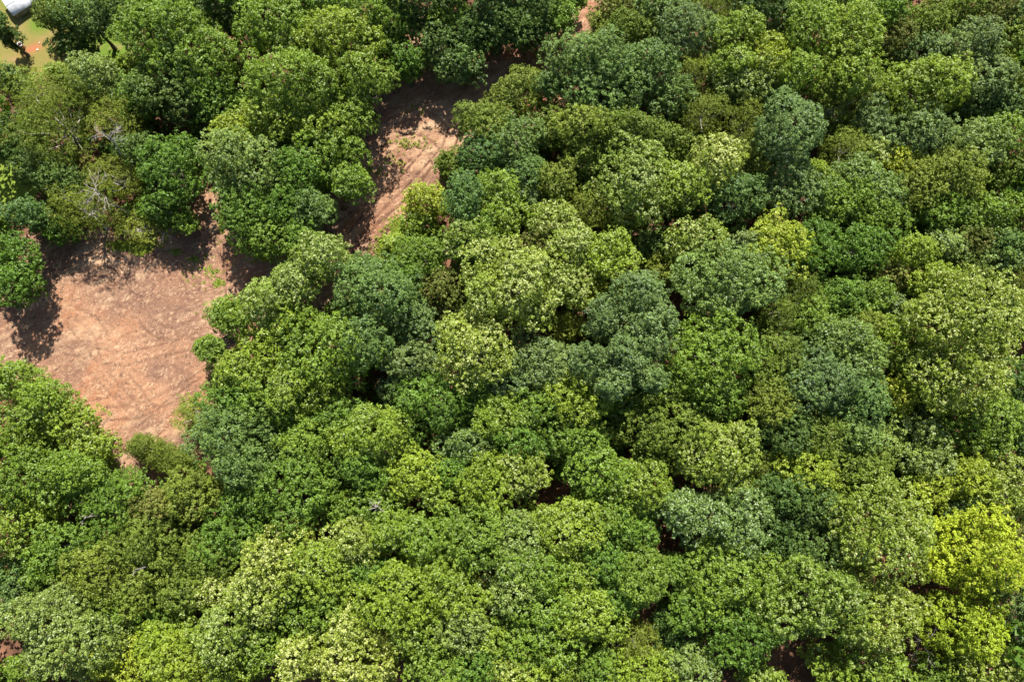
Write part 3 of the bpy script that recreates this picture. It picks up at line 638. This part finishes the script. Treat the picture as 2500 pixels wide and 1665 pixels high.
def attr_mat(name, fine, amt, bump):
    m, n, l, p = nodes(name)
    a = n.new('ShaderNodeAttribute'); a.attribute_name = 'soil'
    tc = n.new('ShaderNodeTexCoord')
    b = n.new('ShaderNodeTexNoise'); b.inputs['Scale'].default_value = fine; b.inputs['Detail'].default_value = 7; b.inputs['Roughness'].default_value = .82; b.inputs['Distortion'].default_value = .6
    l.new(tc.outputs['Object'], b.inputs[0])
    mr = n.new('ShaderNodeMapRange'); mr.inputs[1].default_value = .3; mr.inputs[2].default_value = .7; mr.inputs[3].default_value = 1 - amt; mr.inputs[4].default_value = 1 + amt
    l.new(b.outputs['Fac'], mr.inputs[0])
    vm = n.new('ShaderNodeVectorMath'); vm.operation = 'SCALE'; l.new(a.outputs['Color'], vm.inputs[0]); l.new(mr.outputs[0], vm.inputs['Scale'])
    l.new(vm.outputs[0], p.inputs['Base Color']); p.inputs['Roughness'].default_value = .95; p.inputs['Specular IOR Level'].default_value = .15
    bp = n.new('ShaderNodeBump'); bp.inputs['Strength'].default_value = bump; bp.inputs['Distance'].default_value = .10
    l.new(b.outputs['Fac'], bp.inputs['Height']); l.new(bp.outputs[0], p.inputs['Normal'])
    return m
# wheel tracks: circles and curved paths given by photo pixels on the ground
def arc(px, py, rpx, a0, a1):
    c = at(px, py)[:2]; r = rpx * mpp(at(px, py))
    t = np.radians(np.linspace(a0, a1, 60)); return np.stack([c[0] + r * np.cos(t), c[1] + r * 1.25 * np.sin(t)], 1)
def poly_path(pts):
    P = np.array(g(pts)); t = np.linspace(0, len(P) - 1, 80)
    return np.stack([np.interp(t, np.arange(len(P)), P[:, k]) for k in (0, 1)], 1)
TRACKS = [(arc(412, 735, 62, 10, 175), .5), (arc(412, 735, 90, 20, 150), .5), (arc(430, 700, 95, 200, 330), .4), (arc(230, 780, 120, 60, 170), .35),
          (arc(300, 900, 150, 190, 320), .35), (poly_path([(130,620),(170,700),(150,800),(230,900),(330,1000)]), .35),
          (poly_path([(560,880),(440,960),(330,1010),(260,1010)]), .45), (poly_path([(520,920),(420,990),(340,1060)]), .45),
          (poly_path([(860,640),(930,560),(1000,500),(1080,400),(1110,320)]), .9), (poly_path([(900,650),(960,590),(1010,530)]), .9),
          (poly_path([(830,620),(900,530),(980,450),(1060,360)]), .7), (arc(1000, 430, 75, 20, 110), .6), (arc(1040, 470, 90, 60, 140), .5),
          (poly_path([(440,520),(500,580),(540,680),(530,780)]), .4), (poly_path([(60,740),(160,850),(300,880),(470,840)]), .4),
          (poly_path([(250,860),(330,960),(400,1050)]), .3), (arc(150, 900, 110, 0, 80), .3)]
def track_field(X, Y):
    out = np.zeros(X.shape)
    for pts, amt in TRACKS:
        for off in (-.75, .75):
            d = np.gradient(pts, axis=0); nrm = np.stack([-d[:, 1], d[:, 0]], 1); nrm /= np.linalg.norm(nrm, axis=1, keepdims=True) + 1e-9
            Q = pts + nrm * off
            x0, y0 = Q.min(0) - 1; x1, y1 = Q.max(0) + 1
            s = (X > x0) & (X < x1) & (Y > y0) & (Y < y1)
            xs, ys = X[s], Y[s]; best = np.full(xs.shape, 9.0)
            for a, b in zip(Q[:-1], Q[1:]):
                ab = b - a; L = (ab ** 2).sum() + 1e-9
                t = np.clip(((xs - a[0]) * ab[0] + (ys - a[1]) * ab[1]) / L, 0, 1)
                best = np.minimum(best, np.hypot(xs - a[0] - t * ab[0], ys - a[1] - t * ab[1]))
            out[s] = np.maximum(out[s], np.exp(-(best / .17) ** 2) * amt)
    return out
_tf = {}
def tf(X, Y):
    key = X.shape
    if key not in _tf: _tf[key] = track_field(X, Y) * (.35 + .9 * noise2(X, Y, .8, 40))
    return _tf[key]
def stretch(X, Y, s, ang, k, seed):
    a = R(ang); u = X * math.cos(a) + Y * math.sin(a); v = -X * math.sin(a) + Y * math.cos(a)
    return noise2(u / k, v, s, seed)
def clear_h(X, Y):
    h = (noise2(X, Y, 4, 21) - .5) * .22 + (noise2(X, Y, 1.1, 22) - .5) * .09 + (noise2(X, Y, .35, 23) - .5) * .07 + (stretch(X, Y, .22, 30, 4, 24) - .5) * .05
    return .14 + h - tf(X, Y) * .17
def mixc(a, b, t): return a + (np.array(b) - a) * np.clip(t, 0, 1)[..., None]
def clear_c(X, Y):
    c = np.zeros(X.shape + (3,)) + np.array((.46, .245, .150))
    c = mixc(c, (.30, .165, .115), (noise2(X, Y, 9, 31) * .6 + noise2(X, Y, 3, 32) * .5 - .44) * 3.2)
    c = mixc(c, (.62, .40, .26), (stretch(X, Y, .5, 25, 5, 33) * .6 + noise2(X, Y, 5, 34) * .6 - .58) * 2.0)
    c = mixc(c, (.44, .17, .085), (noise2(X, Y, 6, 35) * .7 + stretch(X, Y, .8, 60, 4, 36) * .5 - .68) * 2.2)
    c = mixc(c, (.24, .125, .09), (np.where(noise2(X, Y, 7, 90) > .5, stretch(X, Y, .25, 35, 5, 37), stretch(X, Y, .25, -25, 5, 37)) * .7 + noise2(X, Y, .3, 38) * .5 - .72) * 2.4)
    c = mixc(c, (.70, .47, .31), (np.where(noise2(X, Y, 5, 91) > .5, stretch(X, Y, .14, 70, 4, 39), stretch(X, Y, .14, 10, 5, 39)) * .8 + noise2(X, Y, .25, 42) * .5 - .82) * 2.6)
    c = mixc(c, (.22, .11, .075), tf(X, Y) * 1.3)
    return c * np.array([.61, .61, .565])
clearing = sheet('soil_clearing', CLEAR, .14, 0.0, clear_h, clear_c, attr_mat('raked_red_soil', 5.0, .38, .8))
tag(clearing, kind='structure')
def lawn_c(X, Y): return lawn_c0(X, Y) * np.array([.58, .60, .5])
def lawn_c0(X, Y):
    c = np.zeros(X.shape + (3,)) + np.array((.30, .25, .085))
    c = mixc(c, (.16, .25, .035), (noise2(X, Y, 3.2, 51) - .45) * 3)
    c = mixc(c, (.42, .27, .15), (noise2(X, Y, 2.2, 52) * .7 + noise2(X, Y, .5, 53) * .4 - .62) * 3)
    q = at(82, 120)[:2]
    c = mixc(c, (.52, .20, .11), 1.1 * np.exp(-((X - q[0]) / 1.3) ** 2 - ((Y - q[1] - (X - q[0]) * .4) / .65) ** 2))
    return c
lh = lambda X, Y: .09 + (noise2(X, Y, 2, 55) - .5) * .08
lm = attr_mat('worn_grass', 12.0, .35, .5)
tag(sheet('lawn', LAWN, .2, 0.0, lh, lawn_c, lm), kind='structure')
def lawn2_c(X, Y): return mixc(np.zeros(X.shape + (3,)) + np.array((.17, .20, .03)), (.13, .20, .025), noise2(X, Y, 1.5, 56))
tag(sheet('lawn', LAWN2, .2, 0.0, lh, lawn2_c, lm), kind='structure')

# straw, chips and twigs lying on the bare soil (nobody could count them)
def scatter(poly, n):
    P = np.array(poly); x = rng.uniform(P[:, 0].min(), P[:, 0].max(), n); y = rng.uniform(P[:, 1].min(), P[:, 1].max(), n)
    k = inside(x, y, poly); return x[k], y[k]
def plain(name, c, ro=.9):
    m, n, l, p = nodes(name)
    t = n.new('ShaderNodeTexNoise'); t.inputs['Scale'].default_value = 1.5
    tc = n.new('ShaderNodeTexCoord'); l.new(tc.outputs['Object'], t.inputs[0])
    r = ramp(n, [(.35, tuple(v * .72 for v in c)), (.65, tuple(min(1, v * 1.15) for v in c))]); l.new(t.outputs['Fac'], r.inputs[0])
    l.new(r.outputs[0], p.inputs['Base Color']); p.inputs['Roughness'].default_value = ro
    return m
def slivers(x, y, L, Wd, z, ang, tilt=.12):
    n = len(x); d = np.stack([np.cos(ang), np.sin(ang), rng.normal(0, tilt, n)], 1)
    s = np.stack([-np.sin(ang), np.cos(ang), np.zeros(n)], 1)
    c = np.stack([x, y, z], 1); L = L[:, None]; Wd = Wd[:, None]
    bend = s * L * rng.normal(0, .08, (n, 1)); up = np.array([0, 0, 1.0])
    P = [c - d*L*.5 - s*Wd*.5, c - d*L*.5 + s*Wd*.5, c + bend + s*Wd*.5 + up*Wd*.5, c + bend - s*Wd*.5 + up*Wd*.5, c + d*L*.5 + s*Wd*.4, c + d*L*.5 - s*Wd*.4]
    V = np.stack(P, 1).reshape(-1, 3); b = np.arange(n) * 6
    F = np.concatenate([np.stack([b, b+1, b+2, b+3], 1), np.stack([b+3, b+2, b+4, b+5], 1)])
    return V, F
for nm, n, c, l0, l1, zo in (('straw', 30000, (.58,.38,.24), .10, .40, .03), ('twigs', 26000, (.11,.06,.045), .12, .55, .03)):
    x, y = scatter(CLEAR, n)
    k = noise2(x, y, 2.5, 61 if nm == 'straw' else 62) * .7 + rng.random(len(x)) * .5 > .52; x, y = x[k], y[k]
    z = clear_h(x[None], y[None])[0] if False else None
    h0 = .14 + (noise2(x, y, 4, 21) - .5) * .22 + (noise2(x, y, 1.1, 22) - .5) * .09 + (noise2(x, y, .35, 23) - .5) * .07
    L = rng.uniform(l0, l1, len(x)) ** 1.3; ang = rng.uniform(0, 3.14, len(x))
    V, Fc = slivers(x, y, L, rng.uniform(.02, .045, len(x)), h0 + zo, ang)
    tag(link(nm, mesh_np(nm, V, Fc, 4), plain('pale_' + nm if nm == 'straw' else 'dark_' + nm, c)), kind='stuff')
# weeds and low grass in patches
def tufts(pts):
    P = []; 
    for (px, py, rx, ry, n) in pts:
        c = at(px, py); m = mpp(c)
        P.append(np.stack([rng.normal(c[0], rx * m * .45, n), rng.normal(c[1], ry * m * .6, n)], 1))
    return np.concatenate(P)
T = tufts([(480,635,24,8,45),(525,662,22,8,40),(535,692,14,8,40),(345,615,24,8,90),(432,618,16,7,60),
           (960,398,40,18,25),(905,418,34,12,50),(970,560,28,26,200),(1000,350,60,14,50),(940,610,26,30,380),(1010,265,50,24,15),
           (500,650,70,60,60),(545,540,10,26,60),(330,600,60,10,300),(300,600,40,10,150),(1100,560,20,20,60)])
kk = inside(T[:, 0], T[:, 1], CLEAR); T = T[kk]
reps = 6; x = np.repeat(T[:, 0], reps) + rng.normal(0, .09, len(T) * reps); y = np.repeat(T[:, 1], reps) + rng.normal(0, .09, len(T) * reps)
d = unit(np.stack([rng.normal(0, 1, len(x)), rng.normal(0, 1, len(x)), rng.uniform(.8, 2, len(x))], 1))
V, Fc, t = leaves(np.stack([x, y, np.full(len(x), .24)], 1), d, .22, .10, rng.uniform(.3, 1, len(x)))
tag(link('grass', mesh_np('weeds', V, Fc, 4, t), MAT['y']), kind='stuff')
# low undergrowth on the forest floor
n = 8000
x = rng.uniform(-95, 95, n); y = rng.uniform(-14, 118, n)
k = ~inside(x, y, CLEAR) & ~inside(x, y, LAWN) & ~inside(x, y, LAWN2) & (noise2(x, y, 7, 71) > .22)
x, y = x[k], y[k]; n = len(x)
zc = rng.uniform(.4, 3.6, n); rr = rng.uniform(.5, 1.3, n); K = 34
d = unit(rng.normal(0, 1, (n, K, 3)) + np.array([0, 0, .5]))
P = (np.stack([x, y, zc], 1)[:, None] + d * rr[:, None, None] * rng.uniform(.6, 1.1, (n, K, 1))).reshape(-1, 3); P[:, 2] = np.maximum(P[:, 2], .08)
N = unit(d + rng.normal(0, .5, d.shape) + np.array([0, 0, .5])).reshape(-1, 3)
V, Fc, t = leaves(P, N, .46, .36, np.repeat(rng.uniform(0, .6, n), K) + rng.uniform(0, .25, n * K))
tag(link('undergrowth', mesh_np('undergrowth', V, Fc, 4, t), MAT['g']), kind='stuff')

# the wood goes on outside the photograph: coarse crowns, one mass
Vs, Fs, ts, o = [], [], [], 0
for gx in np.arange(-150, 151, 8.5):
    for gy in np.arange(-60, 165, 8.5):
        X, Y = gx + random.uniform(-2, 2), gy + random.uniform(-2, 2); hh = random.uniform(11, 16); rr = random.uniform(3.6, 4.8)
        dz = Y * ST + (H - hh) * CT; sx = X / dz * F + 1250; sy = 832.5 - (Y * CT - (H - hh) * ST) / dz * F; mg = rr / dz * F + 12
        if -mg < sx < 2500 + mg and -mg < sy < 1665 + mg: continue
        if inside(np.array([X]), np.array([Y]), LAWN)[0] or (np.hypot(*(np.array([X, Y]) - at(50, 0)[:2])) < 13) or (sy < 0 and 1340 < sx < 1540) or (sx < 0 and 700 < sy < 900): continue
        nb = 14; dd = fib(22, rng); dd = dd[dd[:, 2] > -.3]; bc = dd * np.array([rr, rr, rr * .9]) * .7; br = rng.uniform(1.0, 1.7, len(dd))
        m = 60; e = unit(rng.normal(0, 1, (len(dd), m, 3)) + dd[:, None] * .8 + np.array([0, 0, .4]))
        P = (bc[:, None] + e * br[:, None, None] * rng.uniform(.8, 1.1, (len(dd), m, 1))).reshape(-1, 3) + np.array([X, Y, hh - rr])
        N = unit(e + rng.normal(0, .4, e.shape)).reshape(-1, 3)
        V, Fc, t = leaves(P, N, .62, .5, np.clip(rng.uniform(.1, .7) + rng.normal(0, .12, len(P)), 0, .85))
        Vs.append(V); Fs.append(Fc + o); ts.append(t); o += len(V)
tag(link('woodland', mesh_np('woodland', np.concatenate(Vs), np.concatenate(Fs), 4, np.concatenate(ts)), MAT['g']), kind='stuff')

# ---------------------------------------------------------------- building, drum, stones
def box(cx, cy, cz, sx, sy, sz):
    s = np.array([[-1,-1,-1],[1,-1,-1],[1,1,-1],[-1,1,-1],[-1,-1,1],[1,-1,1],[1,1,1],[-1,1,1]]) * .5
    return s * np.array([sx, sy, sz]) + np.array([cx, cy, cz]), np.array([[0,3,2,1],[4,5,6,7],[0,1,5,4],[1,2,6,5],[2,3,7,6],[3,0,4,7]])
e0, e1 = at(32, 40, 1.25), at(88, 4, 1.25)
ang = math.atan2(e1[1] - e0[1], e1[0] - e0[0])
b = bpy.data.objects.new('low_shed', None); C.objects.link(b); b.location = (e0[0], e0[1], .05); b.rotation_euler = (0, 0, ang)
tag(b, 'low white-roofed shed in the top left corner, half hidden by leaves', 'shed')
LEN, DEP = 8.0, 3.0
siding = plain('grey_siding', (.20, .19, .18)); white = plain('white_painted_metal', (.92, .92, .92), .5)
link('wall', mesh_np('wall', *join([box(LEN/2, .18, .54, LEN - .3, .08, 1.1), box(LEN/2, DEP - .18, .54, LEN - .3, .08, 1.1), box(.19, DEP/2, .54, .08, DEP - .45, 1.1), box(LEN - .19, DEP/2, .54, .08, DEP - .45, 1.1)]), 4), siding, b)
zr = 1.2
rv = np.array([(0,0,zr),(LEN,0,zr),(LEN,DEP/2,zr+.3),(0,DEP/2,zr+.3),(0,DEP,zr),(LEN,DEP,zr),(0,0,zr-.08),(LEN,0,zr-.08),(LEN,DEP/2,zr+.2),(0,DEP/2,zr+.2),(0,DEP,zr-.08),(LEN,DEP,zr-.08)], float)
rf = np.array([[0,1,2,3],[3,2,5,4],[7,6,9,8],[8,9,10,11],[0,6,7,1],[4,5,11,10],[0,3,9,6],[3,4,10,9],[1,7,8,2],[2,8,11,5]])
roof = link('roof', mesh_np('roof', rv, rf, 4), white, b)
link('ridge_cap', mesh_np('ridge_cap', *box(LEN/2, DEP/2, zr + .305, LEN - .02, .16, .03), 4), white, roof)

def lathe(prof, seg=28):
    th = np.arange(seg) * 2 * math.pi / seg; V = np.concatenate([np.stack([r * np.cos(th), r * np.sin(th), np.full(seg, z)], 1) for r, z in prof]); Fc = []
    for i in range(len(prof) - 1):
        for k in range(seg): Fc.append((i*seg+k, i*seg+(k+1)%seg, (i+1)*seg+(k+1)%seg, (i+1)*seg+k))
    return V, np.array(Fc)
p = at(58, 118, .08)
dm = bpy.data.objects.new('drum', None); C.objects.link(dm); dm.location = (p[0], p[1], .08)
tag(dm, 'small open drum with a white rim beside red soil on the lawn', 'drum')
link('drum_wall', mesh_np('drum_wall', *lathe([(.27,0),(.28,.02),(.28,.28),(.295,.30),(.28,.32),(.28,.56),(.295,.58),(.28,.60),(.28,.84),(.26,.84),(.26,.06),(.002,.05)]), 4, smooth=True), plain('rusty_pink_metal', (.42,.25,.19), .7), dm)
link('rim', mesh_np('rim', *lathe([(.24,.842),(.34,.842),(.36,.87),(.34,.90),(.24,.90),(.225,.87),(.24,.842)]), 4, smooth=True), white, dm)
for (px, py, s, lb) in ((51, 47, .10, 'small pale stone on the lawn below the white roof'), (92, 123, .12, 'small pale stone on the lawn just right of the drum'), (97, 106, .08, 'tiny pale stone on the lawn up right of the drum')):
    bm_ = fib(40, rng)
    import bmesh
    bm = bmesh.new(); bmesh.ops.create_icosphere(bm, subdivisions=2, radius=1)
    for v in bm.verts: v.co *= 1 + random.uniform(-.13, .13); v.co.z *= .5; v.co.x *= 1.25
    me = bpy.data.meshes.new('stone'); bm.to_mesh(me); bm.free()
    q = at(px, py, .1); o = link('stone', me, plain('pale_stone', (.66,.60,.48))); o.location = (q[0], q[1], .14); o.scale = (s,) * 3; o.rotation_euler = (0, 0, random.random() * 3)
    tag(o, lb, 'stone', 'pale stones on the lawn')
# bare dead boughs
DEADBARK = bark('weathered_dead_bark', (.20, .17, .14), (.42, .37, .32))
def dead(px, py, h, spread, n, lean, label, name='dead_tree'):
    p = at(px, py, h); base = np.array([p[0] + lean[0], p[1] + lean[1], 0.]); r = bpy.data.objects.new(name, None); C.objects.link(r); r.location = base
    tag(r, label, 'dead tree', 'bare dead trees')
    q = p - base; parts = [bough(np.array([0,0,-.1]), q, .12, .05, 0, 7)]
    br = []
    for i in range(n):
        a = rng.uniform(0, 6.28); L = rng.uniform(.5, 1) * spread
        s = q * rng.uniform(.78, 1.0); e = s + np.array([math.cos(a) * L, math.sin(a) * L, rng.uniform(-.1, .5) * L])
        one = [bough(s, e, .038, .012, .05, 5, .5)]
        for j in range(3):
            s2 = s + (e - s) * rng.uniform(.35, .9); a2 = a + rng.uniform(-1.1, 1.1); L2 = L * rng.uniform(.3, .6)
            one.append(bough(s2, s2 + np.array([math.cos(a2) * L2, math.sin(a2) * L2, rng.uniform(-.2, .4) * L2]), .018, .007, 0, 4, .5))
        br.append(one)
    link('trunk', mesh_np('trunk', *join(parts[:1]), 4, smooth=True), DEADBARK, r)
    for one in br: link('branch', mesh_np('branch', *join(one), 4), DEADBARK, r)
dead(228, 462, 10.8, 2.6, 10, (.8, -.5), 'white dead branches sticking out above the low feathery yellow-olive crown')
dead(245, 320, 12.9, 2.4, 8, (.6, -1.2), 'thin grey dead boughs fanning out of the tall feathery olive crown')
dead(2260, 1570, 6.6, 2.2, 8, (0, -.5), 'bare grey branches in the dark gap left of the lower vivid yellow tree')
dead(2255, 1625, 5.0, 1.8, 6, (.3, -.3), 'bare grey twigs at the bottom edge left of the cream-pale corner tree')
dead(195, 1260, 12.0, .9, 3, (.3, -.3), 'bent pale dead branch over the lower left forest near the left edge')
dead(330, 1390, 11.6, .9, 4, (.3, -.3), 'grey bare twigs above the black slit in the lower left')
dead(918, 1238, 10.1, 1.0, 9, (.2, -.2), 'pinkish white dead twigs on the bright tree in the lower centre')
dead(400, 568, 3.6, 1.5, 5, (.2, .2), 'pale bare branch over the light green brush on the clearing rim')
# ---------------------------------------------------------------- trees
def ellipsoid(px, py, rx, ry, h):
    zt = h
    z = zt * .8
    for _ in range(3):
        p = at(px, py, z); m = mpp(p); Rx = rx * m
        Rz = min(max(Rx * 1.3, 1.0), 6.4, h * .47)
        z = max(zt - Rz, h * .4)
    dist = math.hypot(p[1], 1e-6); a = math.atan2(p[1], H - z)
    v2 = (ry * m) ** 2 - (Rz * math.sin(a)) ** 2
    Ry = math.sqrt(max(v2, (.45 * Rx) ** 2)) / max(math.cos(a), .5)
    Ry = min(max(Ry, .55 * Rx), 1.5 * Rx)
    return p, (Rx, Ry, Rz)
# open soil and lawn as seen in the photograph, to keep wood-edge crowns from growing over it
OPEN = [(0,760),(60,760),(110,700),(100,590),(330,600),(440,580),(500,480),(560,580),(560,745),(640,690),(790,560),(880,450),(900,330),(960,200),(1050,220),(1180,210),(1340,120),(1390,60),(1430,0),(1440,60),(1400,120),(1330,180),(1250,200),(1160,250),(1120,300),(1090,420),(1000,470),(950,560),(920,640),(870,640),(830,630),(700,720),(530,790),(510,900),(420,1020),(380,1090),(290,1110),(240,1020),(150,930),(60,900),(0,890)]
OPEN2 = [(30,40),(70,20),(95,60),(120,110),(100,165),(60,160),(40,120)]
OPEN3 = [(0,435),(30,440),(80,472),(40,485),(18,530),(0,535)]
NAMES = {'f': 'fine_leaved_tree', 'e': 'fine_leaved_tree'}
ntot = 0
for row in TREES.strip().splitlines():
    k, h, lob, label = row.split('|'); h = float(h) * .80 * random.uniform(.94, 1.08)
    ells = []; skirts = []
    for q in lob.split(';'):
        px, py, rx, ry = map(float, q.split(','))
        hh = h * (1 if not ells else random.uniform(.93, 1.0))
        sx, sy = 1.06, 1.01
        th = np.linspace(0, 6.28, 24)
        edge = inside(px + rx * 1.1 * np.cos(th), py + ry * 1.15 * np.sin(th), OPEN).any() or inside(px + rx * 1.1 * np.cos(th), py + ry * 1.15 * np.sin(th), OPEN2).any() or inside(px + rx * 1.1 * np.cos(th), py + ry * 1.15 * np.sin(th), OPEN3).any()
        if edge: sx, sy = 1.03, .99
        p, rad = ellipsoid(px, py, rx * sx, ry * sy, hh)
        ells.append((p, rad))
        if hh > 5 and edge: skirts.append((at(px, py, hh * .34), (rad[0] * .78, rad[1] * .74, hh * .27)))
        if hh > 6.5 and not edge: skirts.append((p * np.array([1, 1, 0]) + np.array([0, .35, hh * .36]), (rad[0] * .66, rad[1] * .62, hh * .26)))
    cen = np.mean([e[0] for e in ells], axis=0)
    ells += skirts
    base = np.array([cen[0] + random.uniform(-.4, .4), cen[1] + random.uniform(-.4, .4), 0.0])
    small = h <= 7.3 and k not in 'd'
    name = 'shrub' if small else NAMES.get(k, 'broadleaf_tree')
    r = bpy.data.objects.new(name, None); C.objects.link(r); r.location = base; r.empty_display_size = .5
    tag(r, label, 'shrub' if small else 'tree', 'shrubs and saplings at the wood edge' if small else ('fine-leaved trees in the forest' if k in 'fe' else 'broadleaf trees of the forest'))
    P, N, t, B, Br = crown_points([(e[0] - base, e[1]) for e in ells], k, ntot % 977)
    fe = k in 'fe'
    V, Fc, t = leaves(P, N, .20 if not fe else .24, .14 if not fe else .075, t)
    ntot += len(Fc)
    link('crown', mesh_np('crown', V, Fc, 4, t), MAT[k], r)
    V, Fc = skeleton(np.zeros(3), cen - base, B, h, 26 if fe else 12)
    link('trunk', mesh_np('trunk', V, Fc, 4, smooth=True), PALEBARK if (fe or 'trunk' in label) else BARK, r)

print('LEAVES', ntot)
